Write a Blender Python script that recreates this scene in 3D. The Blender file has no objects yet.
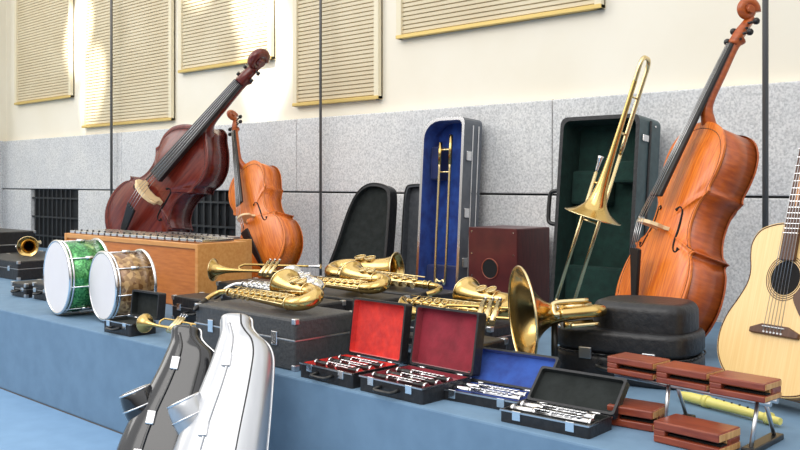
import bpy, math, random
from mathutils import Vector, Matrix
from mathutils.bvhtree import BVHTree
random.seed(4)
V=Vector
pi=math.pi
# ------------------------------------------------------------------ materials
def mat(name,col,rough=.5,metal=0,col2=None,scale=20,stretch=(1,1,1),bump=0,coat=0,kind='noise',contrast=(.35,.65),sheen=0,spec=.5):
    m=bpy.data.materials.new(name); m.use_nodes=True
    nt=m.node_tree; b=nt.nodes['Principled BSDF']
    b.inputs['Base Color'].default_value=(*col,1); b.inputs['Roughness'].default_value=rough
    b.inputs['Metallic'].default_value=metal; b.inputs['Coat Weight'].default_value=coat
    b.inputs['Coat Roughness'].default_value=.15; b.inputs['Sheen Weight'].default_value=sheen
    b.inputs['Specular IOR Level'].default_value=spec
    if col2 is not None or bump:
        tc=nt.nodes.new('ShaderNodeTexCoord'); mp=nt.nodes.new('ShaderNodeMapping')
        mp.inputs['Scale'].default_value=stretch
        nt.links.new(tc.outputs['Object'],mp.inputs['Vector'])
        if kind=='voronoi':
            t=nt.nodes.new('ShaderNodeTexVoronoi'); t.inputs['Scale'].default_value=scale; sep=nt.nodes.new('ShaderNodeSeparateColor')
            nt.links.new(t.outputs['Color'],sep.inputs[0]); out=sep.outputs[0]
        else:
            t=nt.nodes.new('ShaderNodeTexNoise'); t.inputs['Scale'].default_value=scale; t.inputs['Detail'].default_value=5
            out=t.outputs['Fac']
        nt.links.new(mp.outputs['Vector'],t.inputs['Vector'])
        if col2 is not None:
            r=nt.nodes.new('ShaderNodeValToRGB'); r.color_ramp.elements[0].position=contrast[0]; r.color_ramp.elements[1].position=contrast[1]
            r.color_ramp.elements[0].color=(*col,1); r.color_ramp.elements[1].color=(*col2,1)
            nt.links.new(out,r.inputs[0]); nt.links.new(r.outputs[0],b.inputs['Base Color'])
        if bump:
            bp=nt.nodes.new('ShaderNodeBump'); bp.inputs['Strength'].default_value=bump; bp.inputs['Distance'].default_value=.01
            nt.links.new(out,bp.inputs['Height']); nt.links.new(bp.outputs[0],b.inputs['Normal'])
    return m
BRASS=mat('brass',(.74,.52,.20),.18,1,(.60,.41,.14),9)
BRASSP=mat('brass_pale',(.82,.66,.36),.22,1)
SILVER=mat('silver',(.86,.86,.87),.16,1)
STEEL=mat('steel',(.66,.67,.69),.3,1)
BLACK=mat('black_leatherette',(.012,.012,.014),.42,0,(.02,.02,.022),60,bump=.25)
BLACKG=mat('black_gloss',(.008,.008,.010),.12,0,coat=.8)
EBONY=mat('ebony',(.012,.010,.010),.3)
PLASTIC=mat('black_plastic',(.015,.015,.015),.35)
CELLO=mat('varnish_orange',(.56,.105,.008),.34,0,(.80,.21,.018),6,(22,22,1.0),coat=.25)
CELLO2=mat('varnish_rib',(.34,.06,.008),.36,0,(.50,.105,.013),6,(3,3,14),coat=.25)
CELLOL=mat('varnish_amber',(.58,.125,.012),.36,0,(.78,.22,.025),6,(22,22,1.0),coat=.22)
BASSM=mat('varnish_mahogany',(.11,.011,.008),.24,0,(.19,.026,.014),6,(16,16,1.0),coat=.45)
BASSD=mat('varnish_mahogany_rib',(.085,.008,.006),.24,0,(.13,.014,.01),6,(3,3,8),coat=.45)
MAPLE=mat('maple_bridge',(.80,.60,.34),.5)
PINE=mat('blond_wood',(.66,.28,.07),.45,0,(.74,.36,.11),5,(2,14,14),coat=.2)
PINE2=mat('orange_wood',(.54,.15,.018),.4,0,(.66,.21,.035),5,(2,14,14),coat=.2)
SPRUCE=mat('spruce',(.84,.55,.22),.35,0,(.90,.63,.28),5,(40,40,1),coat=.25)
GSIDE=mat('guitar_side',(.50,.20,.05),.35,0,(.6,.27,.08),5,(3,3,10),coat=.4)
ROSE=mat('rosewood',(.08,.03,.015),.4,0,(.12,.05,.025),12,(10,10,1))
BLOCK=mat('block_redwood',(.20,.034,.014),.35,0,(.30,.062,.024),7,(2,12,12),coat=.3)
BLOCKEND=mat('block_endgrain',(.72,.42,.17),.5,0,(.52,.24,.07),12,(8,8,1))
CAJ=mat('cajon_wood',(.065,.008,.009),.38,0,(.105,.014,.013),5,(2,14,2),coat=.25)
CAJH=mat('dark_void',(.004,.003,.003),.9)
SKIN=mat('drum_head',(.86,.83,.83),.4,0,(.81,.77,.78),4)
GREENG=mat('green_sparkle',(.008,.15,.03),.2,.5,(.10,.45,.12),160,kind='voronoi',contrast=(.2,.95),coat=.8)
BROWNG=mat('tiger_pearl',(.20,.09,.03),.25,.3,(.58,.36,.15),60,kind='voronoi',contrast=(.2,.95),coat=.8)
RED=mat('red_velvet',(.74,.026,.012),.85,0,(.54,.010,.008),30,bump=.4,sheen=.4)
BURG=mat('burgundy_velvet',(.20,.005,.018),.85,0,(.31,.013,.032),18,bump=.4,sheen=.3)
BLUEV=mat('blue_velvet',(.008,.035,.22),.8,0,(.018,.08,.38),18,bump=.3,sheen=.2)
NAVY=mat('navy_velvet',(.006,.014,.075),.85,0,(.012,.025,.13),10,bump=.2,sheen=.2)
GREENV=mat('green_plush',(.003,.020,.015),.95,0,(.005,.032,.024),25,bump=.5)
BLACKV=mat('black_plush',(.008,.011,.010),.95,0,(.016,.02,.019),25,bump=.4)
GREYF=mat('grey_fabric',(.065,.07,.08),.8,0,(.09,.095,.105),40,bump=.3)
TEAL=mat('teal_grey_shell',(.055,.09,.10),.4,0,(.07,.115,.125),30,bump=.1)
GREYSH=mat('grey_shell',(.10,.115,.14),.4,0,(.13,.145,.17),20)
GREYC=mat('charcoal_case',(.045,.046,.048),.5,0,(.065,.066,.068),80,bump=.3)
WHITEC=mat('silver_lacquer_shell',(.50,.51,.53),.3,.7,(.56,.57,.59),4,(8,8,1),coat=.35)
WHITEP=mat('white_plastic',(.75,.75,.75),.4)
YEL=mat('yellow_plastic',(.80,.72,.20),.35)
PLASTER=mat('cream_plaster',(.90,.83,.68),.8,0,(.95,.89,.76),1.5,bump=.05)
LOUVER=mat('louver_beige',(.72,.61,.41),.6,0,(.78,.68,.48),3)
LFRAME=mat('louver_frame',(.85,.76,.55),.5)
GOLDT=mat('gold_trim',(.74,.54,.18),.4,.3)
DARKW=mat('dark_recess',(.012,.015,.018),.7)
IRON=mat('iron',(.05,.053,.056),.5,.5)
ROD=mat('grey_rod',(.15,.145,.14),.5,.4)
def granite():
    m=bpy.data.materials.new('granite'); m.use_nodes=True; nt=m.node_tree; b=nt.nodes['Principled BSDF']; b.inputs['Roughness'].default_value=.75
    tc=nt.nodes.new('ShaderNodeTexCoord')
    n1=nt.nodes.new('ShaderNodeTexNoise'); n1.inputs['Scale'].default_value=110; n1.inputs['Detail'].default_value=6
    n2=nt.nodes.new('ShaderNodeTexNoise'); n2.inputs['Scale'].default_value=2.2; n2.inputs['Detail'].default_value=4
    for n in (n1,n2): nt.links.new(tc.outputs['Object'],n.inputs['Vector'])
    r1=nt.nodes.new('ShaderNodeValToRGB'); r1.color_ramp.elements[0].position=.33; r1.color_ramp.elements[1].position=.62
    r1.color_ramp.elements[0].color=(.55,.555,.56,1); r1.color_ramp.elements[1].color=(.86,.86,.855,1)
    r2=nt.nodes.new('ShaderNodeValToRGB'); r2.color_ramp.elements[0].position=.3; r2.color_ramp.elements[1].position=.7
    r2.color_ramp.elements[0].color=(.84,.85,.87,1); r2.color_ramp.elements[1].color=(1,.99,.97,1)
    nt.links.new(n1.outputs['Fac'],r1.inputs[0]); nt.links.new(n2.outputs['Fac'],r2.inputs[0])
    mx=nt.nodes.new('ShaderNodeMix'); mx.data_type='RGBA'; mx.blend_type='MULTIPLY'; mx.inputs[0].default_value=1
    nt.links.new(r1.outputs[0],mx.inputs[6]); nt.links.new(r2.outputs[0],mx.inputs[7]); nt.links.new(mx.outputs[2],b.inputs['Base Color'])
    bp=nt.nodes.new('ShaderNodeBump'); bp.inputs['Strength'].default_value=.3; bp.inputs['Distance'].default_value=.004
    nt.links.new(n1.outputs['Fac'],bp.inputs['Height']); nt.links.new(bp.outputs[0],b.inputs['Normal'])
    return m
GRANITE=granite()
BLUET=mat('blue_carpet',(.13,.225,.335),.8,0,(.15,.255,.375),14,bump=.06)
BLUEF=mat('blue_floor',(.18,.32,.50),.8,0,(.20,.35,.54),10,bump=.05)
# ------------------------------------------------------------------ mesh helpers
def link(o,p=None):
    bpy.context.collection.objects.link(o)
    if p is not None: o.parent=p
    return o
def mesh(p,name,verts,faces,mats,smooth=False,mi=None,bevel=0,segs=2,xf=None,flat=()):
    if xf is not None: verts=[xf@V(v) for v in verts]
    me=bpy.data.meshes.new(name); me.from_pydata([tuple(v) for v in verts],[],faces)
    if not isinstance(mats,(list,tuple)): mats=[mats]
    for m in mats: me.materials.append(m)
    fl=set(flat)
    for i,f in enumerate(me.polygons):
        f.use_smooth=smooth and i not in fl
        if mi: f.material_index=mi[i]
    me.validate(); me.update()
    o=link(bpy.data.objects.new(name,me),p)
    if bevel:
        b=o.modifiers.new('b','BEVEL'); b.width=bevel; b.segments=segs; b.limit_method='ANGLE'; b.angle_limit=.7
    return o
def root(name,M=None):
    o=bpy.data.objects.new(name,None); o.empty_display_size=.05; link(o)
    if M is not None: o.matrix_world=M
    return o
def orient(base,axis,n):
    z=V(axis).normalized(); n=V(n); y=-(n-z*n.dot(z)).normalized(); x=y.cross(z)
    M=Matrix.Identity(4)
    for i,c in enumerate((x,y,z)):
        for j in range(3): M[j][i]=c[j]
    M.translation=V(base); return M
def yawn(deg): a=math.radians(deg); return V((math.sin(a),-math.cos(a),0))
def place(x,y,z=0,rot=0): return Matrix.Translation((x,y,z))@Matrix.Rotation(math.radians(rot),4,'Z')
BF=[(0,3,2,1),(4,5,6,7),(0,1,5,4),(1,2,6,5),(2,3,7,6),(3,0,4,7)]
def bv(x0,x1,y0,y1,z0,z1): return [(x0,y0,z0),(x1,y0,z0),(x1,y1,z0),(x0,y1,z0),(x0,y0,z1),(x1,y0,z1),(x1,y1,z1),(x0,y1,z1)]
def box(p,name,x0,x1,y0,y1,z0,z1,m,bevel=.003,xf=None): return mesh(p,name,bv(x0,x1,y0,y1,z0,z1),BF,m,bevel=bevel,xf=xf)
def boxes(p,name,lst,m,bevel=0,xf=None):
    vs=[];fs=[]
    for b in lst:
        k=len(vs); vs+=bv(*b); fs+=[tuple(i+k for i in f) for f in BF]
    return mesh(p,name,vs,fs,m,bevel=bevel,xf=xf)
def prism(p,name,pts,y0,y1,m,bevel=0,segs=2,xf=None,smooth=False):
    n=len(pts); vs=[(x,y0,z) for x,z in pts]+[(x,y1,z) for x,z in pts]
    fs=[tuple(range(n)),tuple(range(2*n-1,n-1,-1))]+[(i+n,(i+1)%n+n,(i+1)%n,i) for i in range(n)]
    return mesh(p,name,vs,fs,m,smooth,bevel=bevel,segs=segs,xf=xf,flat=(0,1))
def cr(pts,sub):
    pts=[V(q) for q in pts]
    if sub<=1 or len(pts)<3: return pts
    P=[pts[0]*2-pts[1]]+pts+[pts[-1]*2-pts[-2]]; out=[]
    for i in range(1,len(P)-2):
        a,b,c,d=P[i-1],P[i],P[i+1],P[i+2]
        for k in range(sub):
            t=k/sub; out.append(.5*((2*b)+(c-a)*t+(2*a-5*b+4*c-d)*t*t+(3*b-a-3*c+d)*t**3))
    out.append(pts[-1]); return out
def interp(r,n):
    if not isinstance(r,(list,tuple)): return [r]*n
    out=[]
    for i in range(n):
        t=i/(n-1)*(len(r)-1); k=min(int(t),len(r)-2); out.append(r[k]+(r[k+1]-r[k])*(t-k))
    return out
def tubegeo(pts,r,seg=14,sub=6,cap=(True,True),flat=1.0,fn=None):
    P=cr(pts,sub); n=len(P)
    if isinstance(r,(list,tuple)) and len(r)==len(pts) and sub>1 and len(pts)>2: R=[q.x for q in cr([(a,0,0) for a in r],sub)]
    else: R=interp(r,n)
    vs=[];fs=[]
    t0=(P[1]-P[0]).normalized(); up=V(fn) if fn else (V((0,0,1)) if abs(t0.z)<.9 else V((0,1,0)))
    nrm=(up-t0*up.dot(t0)).normalized()
    for i in range(n):
        t=(P[min(i+1,n-1)]-P[max(i-1,0)])
        t=t.normalized() if t.length>1e-9 else t0
        nrm=(nrm-t*nrm.dot(t)); nrm=nrm.normalized() if nrm.length>1e-6 else V((1,0,0))
        bn=t.cross(nrm)
        for k in range(seg):
            a=2*pi*k/seg; vs.append(P[i]+(nrm*math.cos(a)*flat+bn*math.sin(a))*R[i])
    for i in range(n-1):
        for k in range(seg):
            k2=(k+1)%seg; fs.append((i*seg+k,i*seg+k2,(i+1)*seg+k2,(i+1)*seg+k))
    flats=[]
    if cap[0]: flats.append(len(fs)); fs.append(tuple(range(seg-1,-1,-1)))
    if cap[1]: flats.append(len(fs)); fs.append(tuple(range((n-1)*seg,n*seg)))
    return vs,fs,flats
def tube(p,name,pts,r,m,seg=14,sub=6,cap=(True,True),flat=1.0,fn=None,xf=None):
    vs,fs,fl=tubegeo(pts,r,seg,sub,cap,flat,fn)
    return mesh(p,name,vs,fs,m,True,flat=fl,xf=xf)
def tubes(p,name,lst,m,seg=10,xf=None):
    vs=[];fs=[];fl=[]
    for pts,r in lst:
        a,b,c=tubegeo(pts,r,seg,1 if len(pts)==2 else 6); k=len(vs); fl+=[q+len(fs) for q in c]
        vs+=a; fs+=[tuple(i+k for i in f) for f in b]
    return mesh(p,name,vs,fs,m,True,flat=fl,xf=xf)
def lathe(p,name,o,d,prof,m,seg=32,xf=None,sub=4):
    o=V(o); d=V(d).normalized()
    pr=cr([(t,r,0) for t,r in prof],sub)
    up=V((0,0,1)) if abs(d.z)<.9 else V((0,1,0)); a1=(up-d*up.dot(d)).normalized(); a2=d.cross(a1); vs=[];fs=[]
    for q in pr:
        for k in range(seg):
            a=2*pi*k/seg; vs.append(o+d*q.x+(a1*math.cos(a)+a2*math.sin(a))*max(q.y,.0001))
    for i in range(len(pr)-1):
        for k in range(seg):
            k2=(k+1)%seg; fs.append((i*seg+k,i*seg+k2,(i+1)*seg+k2,(i+1)*seg+k))
    return mesh(p,name,vs,fs,m,True,xf=xf)
def ring(p,name,c,n,R,r,m,seg=36,xf=None):
    c=V(c); n=V(n).normalized(); up=V((0,0,1)) if abs(n.z)<.9 else V((0,1,0)); a1=(up-n*up.dot(n)).normalized(); a2=n.cross(a1)
    vs=[];fs=[];S=8
    for i in range(seg):
        a=2*pi*i/seg; e=a1*math.cos(a)+a2*math.sin(a)
        for k in range(S):
            b=2*pi*k/S; vs.append(c+e*(R+r*math.cos(b))+n*r*math.sin(b))
    for i in range(seg):
        for k in range(S): fs.append((i*S+k,((i+1)%seg)*S+k,((i+1)%seg)*S+(k+1)%S,i*S+(k+1)%S))
    return mesh(p,name,vs,fs,m,True,xf=xf)
def disc(p,name,c,n,R,h,m,seg=24,xf=None):
    c=V(c); n=V(n).normalized(); return tube(p,name,[c,c+n*h],R,m,seg,1,xf=xf)
def rrect(x0,x1,z0,z1,r,k=5):
    out=[]
    for cx,cz,a0 in ((x1-r,z0+r,-90),(x1-r,z1-r,0),(x0+r,z1-r,90),(x0+r,z0+r,180)):
        for i in range(k+1):
            a=math.radians(a0+90*i/k); out.append((cx+r*math.cos(a),cz+r*math.sin(a)))
    return out
def shell(p,name,pts,depth,t,mo,ml,mr,xf=None,inner=None):
    n=len(pts); cx=(min(q[0] for q in pts)+max(q[0] for q in pts))/2; cz=(min(q[1] for q in pts)+max(q[1] for q in pts))/2
    w=max(q[0] for q in pts)-cx; h=max(q[1] for q in pts)-cz
    inn=[(cx+(x-cx)*(1-t/w),cz+(z-cz)*(1-t/h)) for x,z in pts]
    di=inner if inner else depth-t
    vs=[(x,0,z) for x,z in pts]+[(x,0,z) for x,z in inn]+[(x,di,z) for x,z in inn]+[(x,depth,z) for x,z in pts]
    fs=[];mi=[]
    for i in range(n):
        j=(i+1)%n
        fs.append((i,j,n+j,n+i)); mi.append(2)
        fs.append((n+i,n+j,2*n+j,2*n+i)); mi.append(1)
        fs.append((j,i,3*n+i,3*n+j)); mi.append(0)
    fs.append(tuple(2*n+i for i in range(n))); mi.append(1)
    fs.append(tuple(3*n+i for i in range(n-1,-1,-1))); mi.append(0)
    return mesh(p,name,vs,fs,[mo,ml,mr],mi=mi,xf=xf)
def hingeM(y,z,deg):
    a=math.radians(deg); s,c=math.sin(a),math.cos(a)
    return Matrix(((1,0,0,0),(0,s,-c,y),(0,c,s,z),(0,0,0,1)))
# ------------------------------------------------------------------ room
R=root('wall_back')
WY=3.9
box(R,'plaster',-9.6,2.5,WY,WY+.3,1.04,3.6,PLASTER,0)
def blk(n,x0,x1,z0,z1,y=WY-.05): box(R,n,x0,x1,y,WY+.3,z0,z1,GRANITE,.006)
for i,(a,b) in enumerate([(-9.6,-6.9),(-6.9,-4.62),(-4.62,-2.6),(-2.6,-.4),(-.4,2.5)]): blk('upper_course_%d'%i,a+.003,b-.003,.555,1.035)
for i,(a,b) in enumerate([(-9.6,-8.62),(-7.66,-6.95),(-5.30,-3.9),(-3.9,-1.9),(-1.9,.4),(.4,2.5)]): blk('lower_course_%d'%i,a+.003,b-.003,-.38,.545,WY-.05)
box(R,'course_shadow_joint',-9.6,2.5,WY,WY+.3,-.38,1.04,IRON,0)
for w,(a,b) in enumerate([(-8.62,-7.66),(-6.95,-5.30)]):
    G=root('window_%d'%(w+1))
    box(G,'recess',a,b,WY-.012,WY-.002,0.0,.55,DARKW,0)
    boxes(G,'grille',[(a+.06+i*.09,a+.075+i*.09,WY-.035,WY-.02,0,.55) for i in range(int((b-a-.06)/.09))]+[(a,b,WY-.037,WY-.018,z,z+.015) for z in (.1,.28,.46)],IRON)
L=root('wall_left'); box(L,'plaster',-9.6,-9.3,-1,WY,-.38,3.6,PLASTER,0); box(L,'stone_base',-9.3,-9.26,-1,WY-.05,-.38,1.04,GRANITE,.005)
T=root('stage_platform'); box(T,'platform_body',-9.235,2.5,1.815,WY-.072,-.38,0,BLUET,.006)
F=root('floor'); box(F,'floor_slab',-9.3,3.5,-4,1.81,-.45,-.38,BLUEF,0)
def panel(i,x0,x1,z0,z1):
    P=root('louver_panel' if i==0 else 'louver_panel.%03d'%i)
    y1=WY-.002; box(P,'backing',x0,x1,y1-.012,y1,z0,z1,LOUVER,0)
    boxes(P,'frame',[(x0,x0+.04,y1-.04,y1,z0,z1),(x1-.04,x1,y1-.04,y1,z0,z1),(x0,x1,y1-.04,y1,z1-.04,z1)],LFRAME,.003)
    box(P,'bottom_trim',x0,x1,y1-.045,y1,z0,z0+.022,GOLDT,.003)
    n=int((z1-z0-.08)/.026); boxes(P,'slats',[(x0+.04,x1-.04,y1-.026,y1-.01,z0+.03+k*.026,z0+.03+k*.026+.019) for k in range(n)],LOUVER)
panel(0,-9.01,-7.82,1.39,3.2); panel(1,-7.60,-6.15,1.10,3.2); panel(2,-6.05,-4.9,1.46,3.2); panel(3,-4.67,-3.86,1.12,3.2); panel(4,-3.71,-2.32,1.465,3.2)
for i,(x,y,z0,r) in enumerate([(-6.97,3.80,0,.011),(-4.32,3.80,0,.009),(-1.42,3.60,0.0,.012)]):
    P=root('hanging_rod' if i==0 else 'hanging_rod.%03d'%i); tube(P,'rod',[(x,y,z0),(x,y,3.4)],r,ROD,10,1); disc(P,'foot',(x,y,z0),(0,0,1),r*1.8,.01,ROD)
P=root('wall_conduit'); tube(P,'pipe',[(-9.15,3.6,0.0),(-9.15,3.6,3.4)],.05,mat('pipe_paint',(.50,.58,.62),.5),16,1)
# ------------------------------------------------------------------ violin family
def vf(name,M,s,top,rib,bass=False,hdr=CELLO2):
    P=root(name,M@Matrix.Scale(s,4)); K=1.5 if bass else 1.0
    low=[(0,0),(.06,.002),(.13,.02),(.19,.07),(.217,.14),(.214,.21),(.197,.26),(.176,.288),(.19,.302)]
    cb=[(.19,.302),(.152,.318),(.126,.36),(.117,.41),(.126,.465),(.160,.505)]
    up=[(.160,.505),(.153,.525),(.166,.57),(.171,.62),(.158,.672),(.118,.718),(.06,.742),(0,.75)]
    if bass: up=[(.160,.505),(.153,.525),(.163,.56),(.163,.60),(.145,.65),(.100,.70),(.05,.735),(.022,.76),(0,.765)]
    half=[]
    for seq in (low,cb,up):
        c=[(q.x,q.y) for q in cr([(a,b,0) for a,b in seq],4)]; half+=c if not half else c[1:]
    out=half+[(-x,z) for x,z in half[-2:0:-1]]
    n=len(out); d=.062 if not bass else .07; C=(0,.37)
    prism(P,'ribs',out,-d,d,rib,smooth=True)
    def plate(nm,sg,mt):
        vs=[];fs=[]
        S=[(1.018,-.001),(1.02,.006),(1.0,.0075),(.95,.0055),(.88,.008),(.78,.016),(.62,.022),(.4,.028),(.2,.0305)]
        for sc,h in S:
            for x,z in out: vs.append((C[0]+(x-C[0])*sc,-sg*(d+h),C[1]+(z-C[1])*sc))
        vs.append((C[0],-sg*(d+.031),C[1])); m=len(S)
        for i in range(m-1):
            for k in range(n):
                k2=(k+1)%n; f=(i*n+k,i*n+k2,(i+1)*n+k2,(i+1)*n+k); fs.append(f if sg>0 else f[::-1])
        for k in range(n):
            f=((m-1)*n+k,(m-1)*n+(k+1)%n,m*n); fs.append(f if sg>0 else f[::-1])
        mesh(P,nm,vs,fs,mt,True,flat=range(n)); return BVHTree.FromPolygons([V(v) for v in vs],fs)
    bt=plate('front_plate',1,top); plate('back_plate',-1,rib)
    def dr(x,z,off=.001):
        h=bt.ray_cast(V((x,-1,z)),V((0,1,0)))[0]; return V((x,(h.y if h else -d)-off,z))
    pur=[dr(C[0]+(x-C[0])*.955,C[1]+(z-C[1])*.955,.0) for x,z in out]; tubes(P,'purfling',[([pur[i],pur[(i+1)%n]],.0012) for i in range(n)],EBONY,4)
    for sg in (1,-1):
        f=[(.050,.428),(.062,.440),(.076,.432),(.079,.405),(.085,.36),(.094,.315),(.104,.292),(.118,.288),(.124,.302)]
        tube(P,'f_hole_%s'%('r' if sg>0 else 'l'),[dr(sg*x,z,-.001) for x,z in f],[.007,.003,.0035,.0045,.005,.0045,.0035,.003,.008],CAJH,8,4)
    bz=.36; by=dr(0,bz).y; bh=.088; bw=1.75 if bass else 1
    prof=[(-.046,0),(-.028,0),(-.022,.02),(0,.028),(.022,.02),(.028,0),(.046,0),(.040,.02),(.047,.045),(.036,.07),(.02,bh-.003),(0,bh),(-.02,bh-.003),(-.036,.07),(-.047,.045),(-.040,.02)]
    vs=[(x*bw,by-z+.002,bz-.006*bw) for x,z in prof]+[(x*bw,by-z+.002,bz+.006*bw) for x,z in prof]; k=len(prof)
    mesh(P,'bridge',vs,[tuple(range(k-1,-1,-1)),tuple(range(k,2*k))]+[(i,(i+1)%k,(i+1)%k+k,i+k) for i in range(k)],MAPLE)
    if bass:
        for sg in (1,-1): ring(P,'bridge_scroll_%d'%(sg+1),(sg*.062,by-.045,bz),(0,0,1),.017,.006,MAPLE,20)
    ty=by-bh; nz=1.045; ny=-.078
    def L(z): return ty+(ny-ty)*(z-bz)/(nz-bz)
    def loft(nm,secs,m,bevel=.003):
        vs=[];fs=[]
        for z,hw,y0,y1 in secs: vs+=[(-hw,y0,z),(hw,y0,z),(hw,y1,z),(-hw,y1,z)]
        for i in range(len(secs)-1):
            for q in range(4): fs.append((i*4+q,i*4+(q+1)%4,i*4+4+(q+1)%4,i*4+4+q))
        fs+= [(3,2,1,0),tuple(len(vs)-4+i for i in range(4))]
        return mesh(P,nm,vs,fs,m,bevel=bevel)
    loft('fingerboard',[(.455,.031*(1.25 if bass else 1),L(.455)+.008,L(.455)+.024*K),(nz,.016*K,L(nz)+.006,L(nz)+.018*K)],EBONY,.004)
    loft('tailpiece',[(.03,.012,-d-.03,-d-.018),(.10,.018,-d-.05,-d-.038),(.265,.031,L(.30)+.022,L(.30)+.036)],EBONY,.004)
    loft('saddle',[(-.004,.02,-d-.02,-d+.01),(.012,.02,-d-.02,-d+.01)],EBONY,.002)
    a=.012 if bass else 0
    tube(P,'neck',[(0,-.03,.735),(0,-.055,.765),(0,L(.82)+.036+a,.82),(0,L(.95)+.032+a,.95),(0,L(nz)+.03+a,nz),(0,ny+.045+a,nz+.03)],[q*K for q in (.026,.024,.019,.0165,.016,.02)],hdr,14,5)
    pb=[(0,ny+.022,nz),(0,ny+.032,nz+.04),(0,ny+.048,nz+.09),(0,ny+.058,nz+.115)]
    tube(P,'pegbox',pb,[q*K for q in (.021,.022,.018,.016)],hdr,4,4)
    cx,cy=nz+.135,ny+.034; sp=[]
    for i in range(26):
        an=math.radians(-10-i*25); r=(.034-.0011*i)*(1.25 if bass else 1); sp.append((0,cy+r*math.cos(an),cx-r*math.sin(an)))
    tube(P,'scroll',sp,[q*K for q in (.016,.015,.013,.011,.008)],hdr,10,2)
    tube(P,'scroll_eye',[(-.024*K,cy,cx),(.024*K,cy,cx)],.012*K,hdr,14,1)
    pg=[]
    for i in range(4):
        z=nz+.022+i*.022; sg=1 if i%2 else -1; y=ny+.03+i*.005
        if bass: pg+=[([(-sg*.024,y,z),(sg*.045,y,z)],.004),([(sg*.040,y,z-.008),(sg*.040,y,z+.008)],.008)]
        else: pg+=[([( -sg*.024,y,z),(sg*.045,y,z)],.0045),([(sg*.045,y,z),(sg*.050,y,z),(sg*.060,y,z),(sg*.068,y,z)],[.006,.011,.012,.006])]
    tubes(P,'pegs',pg,EBONY,10)
    st=[]
    for i in range(4):
        a=(i-1.5)*(1.3 if bass else 1); st+=[([(a*.012,L(.30)+.02,.262),(a*.0125,ty-.001+abs(a)*.002,bz)],.0011),([(a*.0125,ty-.001+abs(a)*.002,bz),(a*.0065,ny+.003,nz)],.0011)]
    tubes(P,'strings',st,STEEL,5)
    tubes(P,'endpin',[([(0,0,-.022),(0,0,.003)],.011)],EBONY,12)
    return P
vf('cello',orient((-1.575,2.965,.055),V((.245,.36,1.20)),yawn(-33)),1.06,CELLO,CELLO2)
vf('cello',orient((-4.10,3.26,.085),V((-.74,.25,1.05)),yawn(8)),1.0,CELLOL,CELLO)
vf('double_bass',orient((-5.52,3.14,.17),V((1.0,.36,1.20)),yawn(10)),1.36,BASSM,BASSD,True,BASSM)
# ------------------------------------------------------------------ guitar
def guitar(M):
    P=root('acoustic_guitar',M)
    h=[(0,0),(.07,.002),(.14,.025),(.188,.075),(.203,.135),(.190,.20),(.155,.262),(.133,.31),(.130,.35),(.141,.395),(.143,.435),(.118,.475),(.06,.495),(0,.498)]
    c=[(q.x,q.y) for q in cr([(a,b,0) for a,b in h],4)]; out=c+[(-x,z) for x,z in c[-2:0:-1]]
    prism(P,'sides',out,-.048,.052,GSIDE,smooth=True)
    prism(P,'top',[(x*1.012,.25+(z-.25)*1.008) for x,z in out],-.054,-.047,SPRUCE,.002)
    prism(P,'back',[(x*1.012,.25+(z-.25)*1.008) for x,z in out],.051,.057,GSIDE,.002)
    n=len(out); bp=[V((x*.99,-.0545,.25+(z-.25)*.99)) for x,z in out]; tubes(P,'binding',[([bp[i],bp[(i+1)%n]],.0018) for i in range(n)],ROSE,4)
    disc(P,'soundhole',(0,-.0535,.335),(0,-1,0),.05,.0015,CAJH,40)
    for i,r in enumerate((.054,.06,.066)): ring(P,'rosette_%d'%i,(0,-.054,.335),(0,1,0),r,.0013,ROSE,48)
    prism(P,'bridge',[(-.085,.165),(.085,.165),(.085,.180),(.045,.195),(-.045,.195),(-.085,.180)],-.065,-.052,ROSE,.003)
    tubes(P,'bridge_pins',[([(-.03+i*.012,-.068,.172),(-.03+i*.012,-.060,.172)],.0028) for i in range(6)],WHITEP,8)
    box(P,'saddle',-.038,.038,-.069,-.06,.186,.189,WHITEP,.001)
    pk=[(q.x,q.y) for q in cr([(.045,.365,0),(.075,.36,0),(.105,.32,0),(.125,.25,0),(.118,.215,0),(.085,.22,0),(.05,.26,0),(.04,.285,0),(.058,.315,0),(.056,.345,0)],4)]
    prism(P,'pickguard',pk,-.0565,-.0535,ROSE)
    box(P,'fretboard',-.026,.026,-.066,-.055,.385,.885,ROSE,.002)
    boxes(P,'frets',[(-.026,.026,-.068,-.065,.885-.65*(1-2**(-k/12)),.8865-.65*(1-2**(-k/12))) for k in range(1,19)],SILVER)
    tube(P,'neck',[(0,-.02,.495),(0,-.038,.53),(0,-.045,.6),(0,-.048,.88)],[.03,.026,.023,.021],GSIDE,12,4)
    prism(P,'headstock',[(-.024,.885),(.024,.885),(.036,.93),(.034,1.06),(-.034,1.06),(-.036,.93)],-.058,-.042,ROSE,.003)
    tubes(P,'tuners',[([(sg*.03,-.05,.94+.045*k),(sg*.055,-.05,.94+.045*k)],[.004,.008]) for sg in (1,-1) for k in range(3)],SILVER,8)
    tubes(P,'strings',[([(-.03+i*.012,-.069,.175),(-.019+i*.0076,-.070,.89)],.0008) for i in range(6)],STEEL,5)
    return P
guitar(orient((-.945,2.475,.03),V((.085,.27,1)),yawn(-20))@Matrix.Scale(.95,4))
GS=root('guitar_stand'); tubes(GS,'stand_frame',[([(-1.0,2.66,0.006),(-.87,2.80,.33)],.008),([(-.76,2.74,.006),(-.87,2.80,.33)],.008),([(-.92,3.0,.006),(-.87,2.80,.33)],.008)],PLASTIC)
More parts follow.
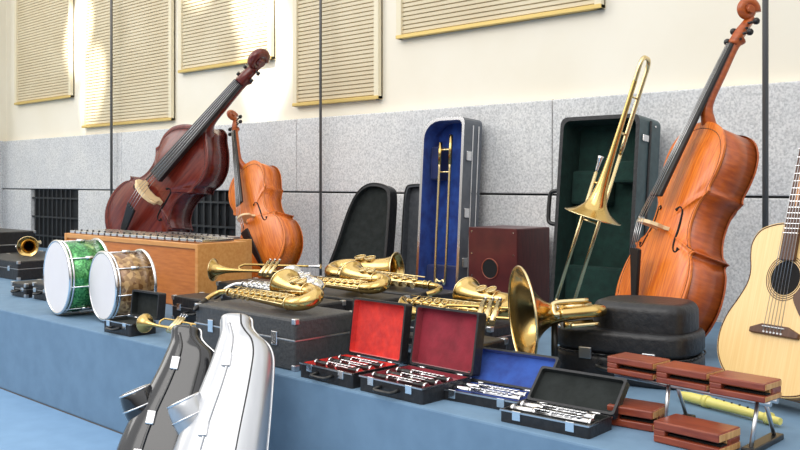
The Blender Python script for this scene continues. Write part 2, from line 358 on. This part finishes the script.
# ------------------------------------------------------------------ drums
def drum(M,r,dp,shellm,nm='drum'):
    P=root(nm,M)
    tube(P,'shell',[(0,0,r),(0,dp,r)],r*.965,shellm,48,1)
    disc(P,'head',(0,-.004,r),(0,1,0),r*.965,.006,SKIN,48)
    ring(P,'hoop_front',(0,0,r),(0,1,0),r*.985,.007,SILVER,48); ring(P,'hoop_rim',(0,.016,r),(0,1,0),r*.985,.005,SILVER,48); ring(P,'hoop_back',(0,dp,r),(0,1,0),r*.985,.008,SILVER,48)
    t=[];l=[]
    for i in range(8):
        a=2*pi*i/8+.2; x,z=math.sin(a)*r*1.0,r+math.cos(a)*r*1.0
        t.append(([(x,0,z),(x,dp,z)],.0028)); l.append(([(x,dp*.42,z),(x,dp*.62,z)],.008))
    tubes(P,'tension_rods',t,SILVER,8); tubes(P,'lugs',l,SILVER,10)
drum(place(-3.99,1.905,.010,-6),.168,.185,GREENG); drum(place(-3.65,1.95,.010,-6),.150,.175,BROWNG)
# ------------------------------------------------------------------ xylophones
def xylo(nm,x0,x1,y0,y1,h,m1,barm,n):
    P=root(nm,place(x0,y0)); w=x1-x0; d=y1-y0
    mesh(P,'resonator_box',[(0,0,0),(w,.0,0),(w,d,0),(0,d,0),(0,.0,h-.05),(w,.0,h-.05),(w,d,h-.05),(0,d,h-.05)],BF,m1,bevel=.005)
    boxes(P,'rails',[(-.01,w+.01,-.008,.02,h-.055,h-.03),(-.01,w+.01,d-.02,d+.008,h-.055,h-.03),(-.012,.012,-.01,d+.01,0.0,h-.028),(w-.012,w+.012,-.01,d+.01,0,h-.028)],PINE,.003)
    bw=w/n*.8; boxes(P,'bars',[(.015+i*(w-.03)/n,.015+i*(w-.03)/n+bw,.012+.03*i/n,d-.012-.03*i/n,h-.028,h-.012) for i in range(n)],barm,.002)
    tubes(P,'bar_pins',[([(.015+i*(w-.03)/n+bw/2,.035+.03*i/n,h-.012),(.015+i*(w-.03)/n+bw/2,.035+.03*i/n,h-.004)],.006) for i in range(n)],EBONY,8)
xylo('xylophone',-5.05,-3.70,2.47,2.74,.345,PINE2,SILVER,20)
xylo('glockenspiel',-4.75,-4.0,2.82,3.0,.33,PINE2,STEEL,13)
# ------------------------------------------------------------------ brass instruments
def sax(nm,M,s=1.0,B1=None,B2=None,neck=True,mx=False):
    B1=B1 or BRASS; B2=B2 or BRASSP
    M=M@Matrix.Scale(s,4)
    if mx: M=M@Matrix.Scale(-1,4,V((1,0,0)))
    P=root(nm); XF=M
    def T_(n_,pts,r,m,seg=14,sub=5,cap=(True,True)): tube(P,n_,pts,r,m,seg,sub,cap,xf=XF)
    T_('body_tube',[(0,0,.58),(0,0,.45),(0,0,.3),(0,0,.12),(.003,0,.075),(.020,0,.042),(.050,0,.030),(.080,0,.044),(.094,0,.075),(.097,0,.12)],[.0125,.017,.0215,.026,.028,.030,.032,.033,.034,.035],B1,20,5)
    T_('bell',[(.097,0,.12),(.099,0,.17),(.102,0,.22),(.107,0,.26),(.113,0,.29),(.121,0,.312)],[.035,.039,.043,.048,.055,.068],B1,32,6,(False,False))
    ring(P,'bell_rim',(.121,0,.312),(.34,0,1),.068,.003,B2,36,xf=XF)
    for i,z in enumerate((.12,.56,.585)): ring(P,'collar_%d'%i,(0,0,z),(0,0,1),.027 if i==0 else .0145,.003,B2,24,xf=XF)
    ring(P,'bow_collar',(.097,0,.12),(0,0,1),.036,.003,B2,28,xf=XF)
    if neck:
        T_('neck',[(0,0,.585),(-.002,0,.62),(-.02,0,.65),(-.06,0,.655),(-.105,0,.635)],[.012,.0115,.011,.010,.009],B1,14,5)
        T_('mouthpiece',[(-.09,0,.642),(-.15,0,.612),(-.175,0,.598)],[.0125,.0125,.004],EBONY,14,2)
    k=[];rd=[];ps=[]
    for i in range(9):
        z=.14+.047*i; r=.020-.001*i; y=-(.029-.0017*i)
        k.append(([(-.002,y+.002,z),(-.002,y-.005,z)],r)); ps.append(([(-.002,y-.005,z),(-.002,y-.008,z)],r*.5))
    for i in range(2):
        z=.13+i*.055; k.append(([(.098,-.038,z+.01),(.098,-.046,z+.01)],.021))
    for i in range(4):
        z=.40+i*.04; k.append(([(-.016,0.0,z),(-.025,0,z)],.011))
    tubes(P,'key_cups',k,B2,18,xf=XF); tubes(P,'key_touches',ps,B1,12,xf=XF)
    for x,y,z0,z1 in ((.026,-.022,.10,.55),(.030,-.012,.12,.50),(-.030,-.010,.12,.54),(.062,-.020,.09,.24),(.065,.01,.09,.26)): rd.append(([(x,y,z0),(x*.72,y,z1)],.0028))
    for i in range(8):
        z=.12+i*.055; rd.append(([(.0,-.022,z),(.026,-.022,z)],.0024)); rd.append(([(0,-.014,z+.01),(-.028,-.010,z+.01)],.0024))
    rd.append(([(.0,0,.17),(.09,0,.19)],.0045))
    tubes(P,'key_rods',rd,B2,6,xf=XF)
    for i in range(2): ring(P,'key_guard_%d'%i,(.098,-.048,.14+i*.055),(0,1,0),.023,.002,B2,20,xf=XF)
    return P
def trumpet(nm,M,s=1.0):
    P=root(nm,M@Matrix.Scale(s,4))
    tube(P,'bell',[(0,0,.20),(0,0,.30),(0,0,.38),(0,0,.43),(0,0,.46),(0,0,.48)],[.0065,.009,.014,.024,.038,.061],BRASS,28,6,(False,False))
    ring(P,'bell_rim',(0,0,.48),(0,0,1),.061,.002,BRASSP,36)
    tubes(P,'tubing',[([(0,0,.2),(0,0,.1),(0,0,.03),(.018,0,.003),(.042,0,.003),(.06,0,.03),(.06,0,.12)],.0065),
      ([(.062,0,-.06),(.062,0,.1),(.062,0,.30),(.055,0,.325),(.035,0,.34),(.013,.0,.325),(.007,0,.30),(.007,0,.2)],.006),([(.03,.02,.14),(.03,.05,.15),(.03,.05,.20),(.03,.02,.21)],.006)],BRASS,12)
    tubes(P,'valves',[([(.09,0,.13+.028*i),(-.03,0,.13+.028*i)],.012) for i in range(3)],BRASSP,18)
    tubes(P,'valve_stems',[([(.09,0,.13+.028*i),(.112,0,.13+.028*i)],.0035) for i in range(3)]+[([(.112,0,.13+.028*i),(.116,0,.13+.028*i)],.008) for i in range(3)],SILVER,12)
    tube(P,'mouthpiece',[(.062,0,-.055),(.062,0,-.10),(.062,0,-.13)],[.005,.007,.013],SILVER,16,3)
    return P
# tenor sax behind, bow to the left, neck to the right
sax('tenor_saxophone',orient((-3.27,2.88,.180),V((1,.02,-.015)),V((0,-.22,.97))),1.18,mx=True)
# saxes on charcoal case and on the boxes behind
sax('saxophone',orient((-2.27,1.935,.204),V((-1,.10,.0)),V((0,-.38,.92))),.86)
sax('saxophone',orient((-2.60,2.24,.186),V((-1,.06,.0)),V((0,-.35,.93))),.80,SILVER,SILVER)
sax('saxophone',orient((-2.52,2.53,.186),V((-1,.0,.0)),V((0,-.35,.93))),.84)
sax('saxophone',orient((-1.95,2.60,.137),V((-1,.05,-.0)),V((0,-.42,.9))),.90)
trumpet('trumpet',orient((-1.73,2.43,.162),V((-.9,-.40,.0)),V((0,-.6,1))),.92)
trumpet('trumpet',orient((-3.16,2.62,.205),V((-.9,-.45,.0)),V((0,-.6,1))),.85)
trumpet('trumpet',orient((-2.92,1.90,.050),V((-.95,-.0,.0)),V((0,-.9,1))),.62)
trumpet('cornet',orient((-6.62,3.02,.170),V((.8,-.5,0)),V((0,-.2,1))),1.15)
# euphonium with large bell
def euph(M):
    P=root('euphonium',M)
    tube(P,'bell',[(0,0,0),(0,0,-.018),(0,0,-.045),(0,0,-.08),(0,0,-.125),(0,0,-.18)],[.154,.112,.070,.040,.026,.021],BRASS,48,6,(False,False))
    ring(P,'bell_rim',(0,0,0),(0,0,1),.154,.004,BRASSP,56)
    tubes(P,'main_bow',[([(0,0,-.18),(0,0,-.205),(.0,-.02,-.235),(0,-.045,-.235),(0,-.062,-.205),(0,-.062,-.15),(0,-.062,-.10)],[.021,.020,.020,.019,.018,.016,.014])],BRASS,18)
    tubes(P,'tubing',[([(0,-.062,-.1),(0,-.06,-.085),(0.02,-.05,-.085),(.034,-.04,-.1),(.034,-.04,-.20)],.008),([(-.038,-.035,-.12),(-.038,-.035,-.20),(-.038,-.05,-.22),(-.038,-.065,-.20),(-.038,-.065,-.13)],.007)],BRASSP,12)
    tubes(P,'valves',[([(-.035+.027*i,-.032,-.12),(-.035+.027*i,-.032,-.21)],.011) for i in range(3)],BRASSP,18)
    tubes(P,'valve_caps',[([(-.035+.027*i,-.032,-.108),(-.035+.027*i,-.032,-.100)],.007) for i in range(3)],SILVER,14)
    I=M.inverted(); tubes(P,'peg_stand',[([(-1.575,2.345,.175),(-1.575,2.345,.02)],.010),([(-1.575,2.345,.018),(-1.575,2.345,.003)],.045)],PLASTIC,20,xf=I)
euph(orient((-1.635,2.26,.199),V((-.62,-.78,-.06)),V((.8,-.6,.15))))
# trombone
def trombone():
    b=V((-2.10,3.17,.05)); t=V((-1.80,3.30,1.113)); M=orient(b,t-b,yawn(8)); P=root('trombone',M)
    Lh=(t-b).length; zb=.45; by=-.085
    tube(P,'bell',[(.037,by,Lh-.10),(.037,by,.85),(.037,by,.70),(.037,by,.60),(.037,by,.53),(.037,by,.485),(.037,by,zb)],[.0095,.0105,.014,.021,.034,.056,.112],BRASS,40,6,(False,False))
    ring(P,'bell_rim',(.037,by,zb),(0,0,1),.112,.003,BRASSP,48)
    tube(P,'tuning_slide',[(.037,by,Lh-.11),(.037,by,Lh-.03),(.037,by+.015,Lh-.004),(.037,by+.0425,Lh),(.037,-.015,Lh-.004),(.037,0,Lh-.03),(.037,0,Lh-.11),(.037,0,.72)],.009,BRASSP,14,6)
    tubes(P,'hand_slide',[([(.037,0,.74),(.037,0,.06)],.0075),([(-.04,0,.62),(-.04,0,.06)],.0075),([(.037,0,.07),(.034,0,.02),(-.0015,0,.0),(-.037,0,.02),(-.04,0,.07)],.0075)],BRASSP,12)
    tubes(P,'braces',[([(.037,0,.58),(-.04,0,.58)],.005),([(.037,by,.80),(.037,0,.80)],.005),([(.037,0,.42),(-.04,0,.42)],.005),([(.037,by,.95),(.037,0,.95)],.004)],BRASSP,10)
    tube(P,'mouthpiece',[(-.04,0,.62),(-.04,0,.66),(-.04,0,.69)],[.006,.008,.013],SILVER,14,3)
    tubes(P,'stand_tripod',[([(-2.10,3.17,.05),(-2.20,3.08,.012)],.007),([(-2.10,3.17,.05),(-2.0,3.05,.012)],.007),([(-2.10,3.17,.05),(-2.09,3.30,.012)],.007)],PLASTIC,xf=M.inverted())
trombone()
# ------------------------------------------------------------------ tall standing cases
def latch(P,nm,x0,x1,y0,y1,z0,z1): box(P,nm,x0,x1,y0,y1,z0,z1,SILVER,.003)
def tallblue():
    M=orient((-3.15,3.58,.012),V((0,.06,.94)),V((.05,-1,0)))
    P=root('trombone_case',M)
    w=.143;h=.95; out=[(-w,0),(w,0),(w,h-.03)]+[(w-.03+.03*math.cos(a),h-.03+.03*math.sin(a)) for a in [math.radians(q) for q in (30,60,90)]]
    out+=[(-w+.12+.12*math.cos(math.radians(q)),h-.10+.10*math.sin(math.radians(q))) for q in (90,110,130,150,165,180)]
    shell(P,'shell',out,.16,.016,GREYSH,BLUEV,SILVER,inner=.13)
    box(P,'inner_block',-.115,.115,.05,.13,.02,.16,NAVY,.01); box(P,'inner_divider',-.115,-.05,.05,.13,.62,.80,NAVY,.01)
    for i,z in enumerate((.16,.42,.72)): latch(P,'latch_%d'%i,w,w+.012,.02,.06,z,z+.05)
    boxes(P,'side_moulding',[(w,w+.006,.07,.078,.02,h-.04),(w,w+.006,.12,.128,.02,h-.04)],SILVER,.001)
    T=root('trombone_slide',M)
    tubes(T,'slide_tubes',[([(-.035,.03,.80),(-.035,.03,.12),(-.02,.03,.085),(.0,.03,.075),(.02,.03,.085),(.035,.03,.12),(.035,.03,.80)],.0075),([(-.035,.03,.78),(.035,.03,.78)],.006),([(-.035,.03,.66),(.035,.03,.66)],.005)],BRASSP,12)
    tubes(T,'slide_sleeves',[([(-.035,.03,.70),(-.035,.03,.82)],.010),([(.035,.03,.70),(.035,.03,.86)],.010)],BRASS,12)
tallblue()
def tallgreen():
    M=orient((-2.16,3.48,.021),V((0,.10,.94)),V((.0,-1,0))); P=root('instrument_case',M)
    out=rrect(-.205,.205,0,.90,.035); shell(P,'shell',out,.19,.018,TEAL,GREENV,BLACK,inner=.15)
    box(P,'plush_block_low',-.18,.18,.07,.15,.02,.22,GREENV,.015); box(P,'plush_block_high',-.18,.02,.08,.15,.50,.66,GREENV,.015); box(P,'accessory_box',.05,.18,.06,.15,.60,.70,GREENV,.012)
    for i,z in enumerate((.12,.42,.78)): box(P,'latch_%d'%i,.205,.217,.02,.07,z,z+.03,SILVER,.004)
    boxes(P,'moulding',[(.205,.212,.085,.10,.02,.88)],BLACK,.002)
    tube(P,'handle',[(-.205,.03,.40),(-.255,.03,.41),(-.262,.03,.46),(-.262,.03,.50),(-.255,.03,.55),(-.205,.03,.56)],.010,PLASTIC,10,4)
    tubes(P,'rivets',[([(.205,.14,z),(.209,.14,z)],.005) for z in (.05,.3,.55,.86)],SILVER,8)
tallgreen()
def gig(nm,x,y,m1,m2,lean,yaw,pts,t=.016):
    P=root(nm,orient((x,y,.016),V((0,lean,1)),yawn(yaw)))
    out=[(q.x,q.y) for q in cr([(a,b,0) for a,b in pts],4)]
    shell(P,'shell',out,.07,t,m1,m2,m1,inner=.035)
    tube(P,'zipper_piping',[(a,0,b) for a,b in out],.004,PLASTIC,8,1)
gig('soft_cello_case',-3.66,3.46,BLACK,BLACKV,.14,8,[(.20,0),(.205,.2),(.20,.42),(.19,.54),(.16,.585),(.08,.60),(.01,.585),(-.05,.53),(-.10,.42),(-.15,.25),(-.20,.10),(-.215,0)])
gig('soft_instrument_case',-3.395,3.66,GREYF,GREYF,.08,0,[(.10,0),(.10,.25),(.10,.48),(.095,.56),(.06,.585),(-.06,.585),(-.09,.56),(-.10,.48),(-.10,.25),(-.10,0)],.012)
C=root('cajon',place(-2.86,3.5)); box(C,'body',0,.295,.006,.28,.012,.39,CAJ,.006); box(C,'tapa',-.001,.296,0,.006,.012,.391,CAJ,.002)
disc(C,'sound_hole',(.135,-.001,.19),(0,-1,0),.048,.0015,CAJH,32); ring(C,'hole_edge',(.135,-.002,.19),(0,1,0),.049,.003,BLOCK,32)
tubes(C,'screws',[([(x,0,z),(x,-.002,z)],.004) for x in (.02,.275) for z in (.04,.15,.26,.37)],SILVER,8); tubes(C,'feet',[([(x,y,0),(x,y,.014)],.015) for x in (.03,.26) for y in (.03,.25)],PLASTIC,10)
# ------------------------------------------------------------------ low cases
def opencase(nm,x,y,rot,w,d,h,lid,ang,mo,ml,ml2,lidd=None,pad=.012,handle=True):
    P=root(nm,place(x,y,0,rot)); lidd=lidd or d
    shell(P,'tray',rrect(0,w,0,d,.008,3),h,.007,mo,ml2,mo,xf=hingeM(0,h,180),inner=pad)
    X=hingeM(d+.003,h+.002,ang); shell(P,'lid',rrect(0,w,0,lidd,.008,3),lid,.007,mo,ml,mo,xf=X)
    boxes(P,'rim_trim',[(0,w,-.0015,.0015,h-.004,h),(0,.002,0,d,h-.004,h),(w-.002,w,0,d,h-.004,h)],STEEL)
    boxes(P,'latches',[(w*.2-.012,w*.2+.012,-.004,.001,h-.022,h+.002),(w*.8-.012,w*.8+.012,-.004,.001,h-.022,h+.002)],SILVER,.001)
    tubes(P,'hinges',[([(w*.15,d,h),(w*.15+.03,d,h)],.003),([(w*.75,d,h),(w*.75+.03,d,h)],.003)],SILVER,8)
    if handle: tube(P,'handle',[(w*.36,-.002,h*.55),(w*.36,-.022,h*.5),(w*.40,-.034,h*.48),(w*.60,-.034,h*.48),(w*.64,-.022,h*.5),(w*.64,-.002,h*.55)],.0055,PLASTIC,8,3)
    return P
def wood_wind(nm,M,L,r,m,km,n=8):
    P=root(nm,M); tubes(P,'joints',[([(0,0,0),(L*.3,0,0)],r),([(L*.31,0,0),(L,0,0)],r)],m,14)
    tubes(P,'rings',[([(q,0,0),(q+.008,0,0)],r*1.25) for q in (0,L*.29,L*.5,L*.985)],km,14)
    tubes(P,'keys',[([(L*.33+i*L*.62/n,0,r),(L*.33+i*L*.62/n,0,r+.004)],r*.95) for i in range(n)],km,12)
    tubes(P,'rods',[([(L*.33,r*.9,r*.6),(L*.95,r*.9,r*.6)],.0016),([(L*.33,-r*.9,r*.6),(L*.8,-r*.9,r*.6)],.0016)],km,6)
def case_inst(x,y,rot,w,d,h,rows,m,km,nm,r=.0085):
    B=place(x,y,0,rot)
    for i,(yy,x0,L) in enumerate(rows): wood_wind(nm,B@Matrix.Translation((x0,yy,h-.012+r)),L,r,m,km)
opencase('clarinet_case',-2.185,1.835,-1,.245,.20,.045,.03,98,BLACK,RED,RED,.185)
case_inst(-2.185,1.835,-1,.245,.20,.045,[(.05,.02,.20),(.10,.03,.19),(.15,.02,.20)],EBONY,SILVER,'clarinet')
opencase('clarinet_case',-1.915,1.835,-1,.255,.21,.045,.035,100,BLACK,BURG,BURG,.185)
case_inst(-1.915,1.835,-1,.255,.21,.045,[(.04,.02,.21),(.09,.03,.20),(.14,.02,.21)],EBONY,SILVER,'clarinet')
opencase('flute_case',-1.685,1.92,4,.27,.13,.03,.022,135,BLACK,BLUEV,BLUEV,.12,handle=False)
case_inst(-1.685,1.92,4,.27,.13,.03,[(.04,.02,.23),(.085,.02,.22)],SILVER,SILVER,'flute',.009)
opencase('flute_case',-1.405,1.845,3,.255,.12,.032,.022,135,BLACK,BLACKV,BLACKV,.11,handle=False)
case_inst(-1.405,1.845,3,.255,.12,.032,[(.035,.015,.225),(.08,.015,.21)],SILVER,SILVER,'flute',.0095)
opencase('oboe_case',-3.43,1.835,2,.20,.12,.05,.035,95,BLACK,BLACKV,BLACKV,.11)
def closed(nm,x0,x1,y0,y1,h,m,rot=0,handle=True,z=0):
    P=root(nm,place(x0,y0,z,rot)); w=x1-x0; d=y1-y0
    box(P,'base',0,w,0,d,0,h*.58,m,.006); box(P,'lid',0,w,0,d,h*.59,h,m,.008)
    boxes(P,'edge_band',[(-.002,w+.002,-.002,d+.002,h*.57,h*.60)],STEEL,.001)
    boxes(P,'latches',[(w*t-.015,w*t+.015,-.006,.001,h*.45,h*.72) for t in (.18,.82)],SILVER,.002)
    boxes(P,'corner_guards',[(a,a+.02,b,b+.02,c,c+.02) for a in (-.002,w-.018) for b in (-.002,d-.018) for c in (0,h-.018)],STEEL,.003)
    if handle: tube(P,'handle',[(w*.4,-.002,h*.45),(w*.4,-.025,h*.42),(w*.45,-.032,h*.40),(w*.55,-.032,h*.40),(w*.6,-.025,h*.42),(w*.6,-.002,h*.45)],.006,PLASTIC,8,3)
closed('hard_instrument_case',-2.82,-2.25,1.87,2.14,.168,GREYC)
closed('instrument_box_case',-3.50,-3.16,2.20,2.36,.11,BLACK)
closed('instrument_box_case',-3.12,-2.58,2.19,2.40,.150,BLACK)
closed('instrument_box_case',-3.52,-2.50,2.45,2.68,.150,BLACK)
closed('instrument_box_case',-3.42,-2.50,2.80,3.02,.14,BLACK)
closed('instrument_box_case',-2.46,-1.96,2.52,2.72,.10,BLACK)
closed('instrument_box_case',-2.10,-1.78,2.20,2.38,.10,BLACK)
closed('instrument_box_case',-4.90,-4.72,2.08,2.24,.075,BLACK)
closed('instrument_box_case',-4.68,-4.50,2.10,2.26,.085,BLACK)
closed('instrument_box_case',-6.30,-5.60,2.42,2.66,.12,BLACK)
closed('instrument_box_case',-6.75,-6.0,2.74,3.1,.09,BLACK)
closed('instrument_box_case',-7.5,-6.85,2.75,3.1,.24,BLACK)
# big rounded horn case
def horncase():
    P=root('french_horn_case',place(-1.43,2.575,0,10))
    o=[(q.x,q.y) for q in cr([(-.235,-.08,0),(-.17,-.14,0),(0,-.16,0),(.15,-.15,0),(.205,-.08,0),(.205,.06,0),(.14,.13,0),(0,.155,0),(-.15,.13,0),(-.225,.05,0),(-.235,-.08,0)],5)][:-1]
    X=Matrix(((1,0,0,0),(0,0,1,0),(0,-1,0,0),(0,0,0,1)))
    prism(P,'base',o,-.085,0,BLACK,.022,4,xf=X,smooth=True)
    prism(P,'lid',o,-.160,-.088,BLACK,.040,6,xf=X,smooth=True)
    o2=[(.05+x*.68,y*.78) for x,y in o]; prism(P,'bell_dome',o2,-.245,-.12,BLACK,.055,7,xf=X,smooth=True)
    n=len(o); tubes(P,'seam_band',[([(o[i][0]*1.004,o[i][1]*1.004,.0865),(o[(i+1)%n][0]*1.004,o[(i+1)%n][1]*1.004,.0865)],.003) for i in range(n)],PLASTIC,6)
    boxes(P,'latches',[(-.12,-.08,-.162,-.150,.07,.105),(.08,.12,-.166,-.152,.07,.105)],STEEL,.002)
    tube(P,'handle',[(-.05,-.158,.06),(-.05,-.185,.055),(0,-.195,.05),(.05,-.185,.055),(.05,-.158,.06)],.007,PLASTIC,8,4)
horncase()
# ------------------------------------------------------------------ saxophone cases on the floor
def saxcase(b,t,m,trim,yaw):
    b=V(b);t=V(t); P=root('saxophone_case',orient(b,t-b,yawn(yaw))); H=(t-b).length
    sec=[(0,0,.110,.065),(.02,0,.134,.08),(.15,0,.143,.085),(.32,.005,.138,.082),(.47,.015,.126,.076),(.60,.026,.112,.07),(.72,.034,.100,.066),(.80,.036,.092,.062),(.86,.030,.079,.058),(.90,.016,.061,.052),(.94,.003,.050,.048),(.985,-.002,.048,.045),(1.0,-.002,.037,.035)]
    pr=cr([(a*H,c,w) for a,c,w,_ in sec],3); pd=cr([(a*H,d,0) for a,c,w,d in sec],3); seg=28; vs=[];fs=[]
    for q,e in zip(pr,pd):
        for k in range(seg):
            a=2*pi*k/seg; ca,sa=math.cos(a),math.sin(a); ex=.72
            vs.append((q.y+q.z*math.copysign(abs(ca)**ex,ca),e.y*math.copysign(abs(sa)**ex,sa),q.x))
    n=len(pr)
    for i in range(n-1):
        for k in range(seg): k2=(k+1)%seg; fs.append((i*seg+k,i*seg+k2,(i+1)*seg+k2,(i+1)*seg+k))
    fs+=[tuple(range(seg-1,-1,-1)),tuple(range((n-1)*seg,n*seg))]
    mesh(P,'moulded_shell',vs,fs,m,True,flat=(len(fs)-2,len(fs)-1))
    for sg in (1,-1): tube(P,'seam_%d'%(sg+1),[(q.y+sg*(q.z+.001),0,q.x) for q in pr],.0035,trim,8,1)
    tube(P,'raised_rib',[(q.y-.3*q.z,-e.y*.98,q.x) for q,e in zip(pr[4:-6],pd[4:-6])],.006,m,8,1)
    tube(P,'lid_seam',[(q.y+.45*q.z,-e.y*.93,q.x) for q,e in zip(pr[1:-2],pd[1:-2])],.003,PLASTIC,8,1)
    lathe(P,'bell_bulge',(-.095,-.02,H*.50),(-.45,-.35,.8),[(-.09,.045),(-.02,.056),(.03,.055),(.05,.050),(.052,.042),(.035,.038),(.03,.0)],m,28)
    ring(P,'bulge_ring',(-.095-.023,-.02-.018,H*.50+.041),(-.45,-.35,.8),.050,.004,SILVER,32)
    ring(P,'bulge_ring_low',(-.095,-.02,H*.50),(-.45,-.35,.8),.057,.003,SILVER,32)
    for i,z in enumerate((.2,.42,.75)):
        q=min(pr,key=lambda q:abs(q.x-z*H)); e=pd[pr.index(q)]
        box(P,'latch_%d'%i,q.y-q.z*.35-.014,q.y-q.z*.35+.014,-e.y-.008,-e.y*.9,z*H-.022,z*H+.022,SILVER,.004)
saxcase((-2.14,1.46,-.375),(-2.34,1.71,.185),WHITEC,STEEL,40)
saxcase((-2.50,1.50,-.375),(-2.62,1.71,.12),BLACKG,SILVER,40)
# ------------------------------------------------------------------ wood blocks
def wblock(P,nm,x,y,z,w=.135,d=.085,h=.044,rot=0):
    X=Matrix.Translation((x,y,z))@Matrix.Rotation(math.radians(rot),4,'Z')
    boxes(P,nm+'_slabs',[(-w/2,w/2,-d/2,d/2,-h/2,-.007),(-w/2,w/2,-d/2,d/2,.005,h/2),(-w/2,w/2,-.004,d/2,-.008,.006),(-w/2,-w/2+.03,-d/2,d/2,-.008,.006)],BLOCK,.003,xf=X)
    boxes(P,nm+'_end',[(w/2-.001,w/2+.0012,-d/2+.003,d/2-.003,-h/2+.003,-.009),(w/2-.001,w/2+.0012,-d/2+.003,d/2-.003,.007,h/2-.003),(-w/2+.03,w/2-.004,-.010,-.003,-.0065,.0045)],BLOCKEND,0,xf=X)
    box(P,nm+'_slot',-w/2+.03,w/2-.002,-d/2+.014,-.009,-.0064,-.003,CAJH,0,xf=X)
B=root('temple_blocks')
for i,(x,y,z) in enumerate([(-1.165,2.12,.135),(-1.015,2.10,.135),(-.868,2.08,.135)]): wblock(B,'block_%d'%i,x,y,z,rot=-4)
tubes(B,'stand_rails',[([(-1.22,2.10,.107),(-.80,2.06,.107)],.006),([(-1.22,2.14,.107),(-.80,2.10,.107)],.006)],STEEL)
tubes(B,'stand_legs',[([(-.83,2.06,.108),(-.83,2.02,.006)],.005),([(-.83,2.10,.108),(-.83,2.16,.006)],.005),([(-1.06,2.08,.108),(-1.06,2.06,.006)],.005),([(-1.06,2.12,.108),(-1.06,2.18,.006)],.005)],STEEL)
boxes(B,'stand_feet',[(-.845,-.815,2.0,2.18,0,.014),(-1.075,-1.045,2.06,2.2,0,.014)],PLASTIC,.003)
for i,(x,y,r,w) in enumerate([(-.945,1.99,-4,.165),(-1.135,2.06,6,.12)]):
    B=root('wood_block'); wblock(B,'block',x,y,.026,w,.10,.05,rot=r)
R_=root('recorder'); tube(R_,'body',[(-1.17,2.365,.018),(-1.12,2.35,.018),(-.98,2.31,.018),(-.86,2.275,.016)],[.010,.014,.012,.009],YEL,14,5)
tubes(R_,'rings',[([(-1.09,2.342,.018),(-1.075,2.338,.018)],.0165),([(-.90,2.287,.017),(-.885,2.283,.017)],.0155)],YEL,14)
tubes(R_,'finger_holes',[([(-1.05+.024*i,2.331-.007*i,.028),(-1.05+.024*i,2.331-.007*i,.0325)],.003) for i in range(6)],CAJH,8)
# ------------------------------------------------------------------ camera, light
cam=bpy.data.cameras.new('camera'); co=bpy.data.objects.new('camera',cam); link(co)
cam.lens=40.5; cam.sensor_width=36; cam.shift_y=-.0525; co.location=(0,0,.61); co.rotation_euler=(pi/2,0,math.atan2(.69,.724)); cam.clip_end=200
bpy.context.scene.camera=co
w=bpy.data.worlds.new('sky'); bpy.context.scene.world=w; w.use_nodes=True; nt=w.node_tree; bg=nt.nodes['Background']
tc=nt.nodes.new('ShaderNodeTexCoord'); sp=nt.nodes.new('ShaderNodeSeparateXYZ'); mr=nt.nodes.new('ShaderNodeMapRange'); mr.inputs[1].default_value=-1; rp=nt.nodes.new('ShaderNodeValToRGB')
nt.links.new(tc.outputs['Generated'],sp.inputs[0]); nt.links.new(sp.outputs['Z'],mr.inputs[0]); nt.links.new(mr.outputs[0],rp.inputs[0]); nt.links.new(rp.outputs[0],bg.inputs[0])
e=rp.color_ramp.elements; e[0].position=0; e[0].color=(.05,.05,.06,1); e[1].position=1; e[1].color=(1,1,1,1)
for p_,c_ in ((.49,(.11,.105,.10,1)),(.54,(.32,.30,.28,1)),(.64,(.74,.74,.74,1)),(.75,(.98,.98,.98,1))): q=e.new(p_); q.color=c_
bg.inputs[1].default_value=1.4
def area(nm,loc,tgt,size,pw,col=(1,1,1),sy=None,spread=None):
    l=bpy.data.lights.new(nm,'AREA'); l.energy=pw; l.size=size; l.color=col
    if sy: l.shape='RECTANGLE'; l.size_y=sy
    if spread: l.spread=spread
    o=link(bpy.data.objects.new(nm,l)); o.location=loc; o.rotation_euler=(V(tgt)-V(loc)).to_track_quat('-Z','Y').to_euler(); return o
area('skylight_front',(-1.5,-1.5,4.2),(-2.6,3,0),4,125,(1,.97,.93))
area('skylight_side',(-7.5,-1.0,4.0),(-4.5,3.2,.3),3.5,125,(1,.97,.93))
def spot(nm,loc,tgt,ang,pw,blend=.5,sz=.05):
    l=bpy.data.lights.new(nm,'SPOT'); l.energy=pw; l.spot_size=math.radians(ang); l.spot_blend=blend; l.color=(1,.95,.85); l.shadow_soft_size=sz
    o=link(bpy.data.objects.new(nm,l)); o.location=loc; o.rotation_euler=(V(tgt)-V(loc)).to_track_quat('-Z','Y').to_euler()
spot('sunbeam_a',(-6.4,1.2,4.6),(-7.70,3.9,1.95),8,2400)
spot('sunbeam_b',(-6.4,1.2,4.6),(-7.45,3.9,1.45),7,1900)
spot('sunbeam_c',(-4.6,1.2,4.6),(-5.10,3.9,1.95),9,2400)
spot('sunbeam_d',(-4.6,1.2,4.6),(-5.0,3.9,1.5),9,1600)
spot('sunbeam_e',(-5.2,1.2,4.6),(-5.75,3.9,2.30),10,1800)
spot('cello_warm_spot',(-2.8,.2,2.8),(-1.5,3.05,.45),20,110,1.0,.4)  # added soft warm spot lamp that brightens the right cello
bpy.context.scene.view_settings.view_transform='Standard'
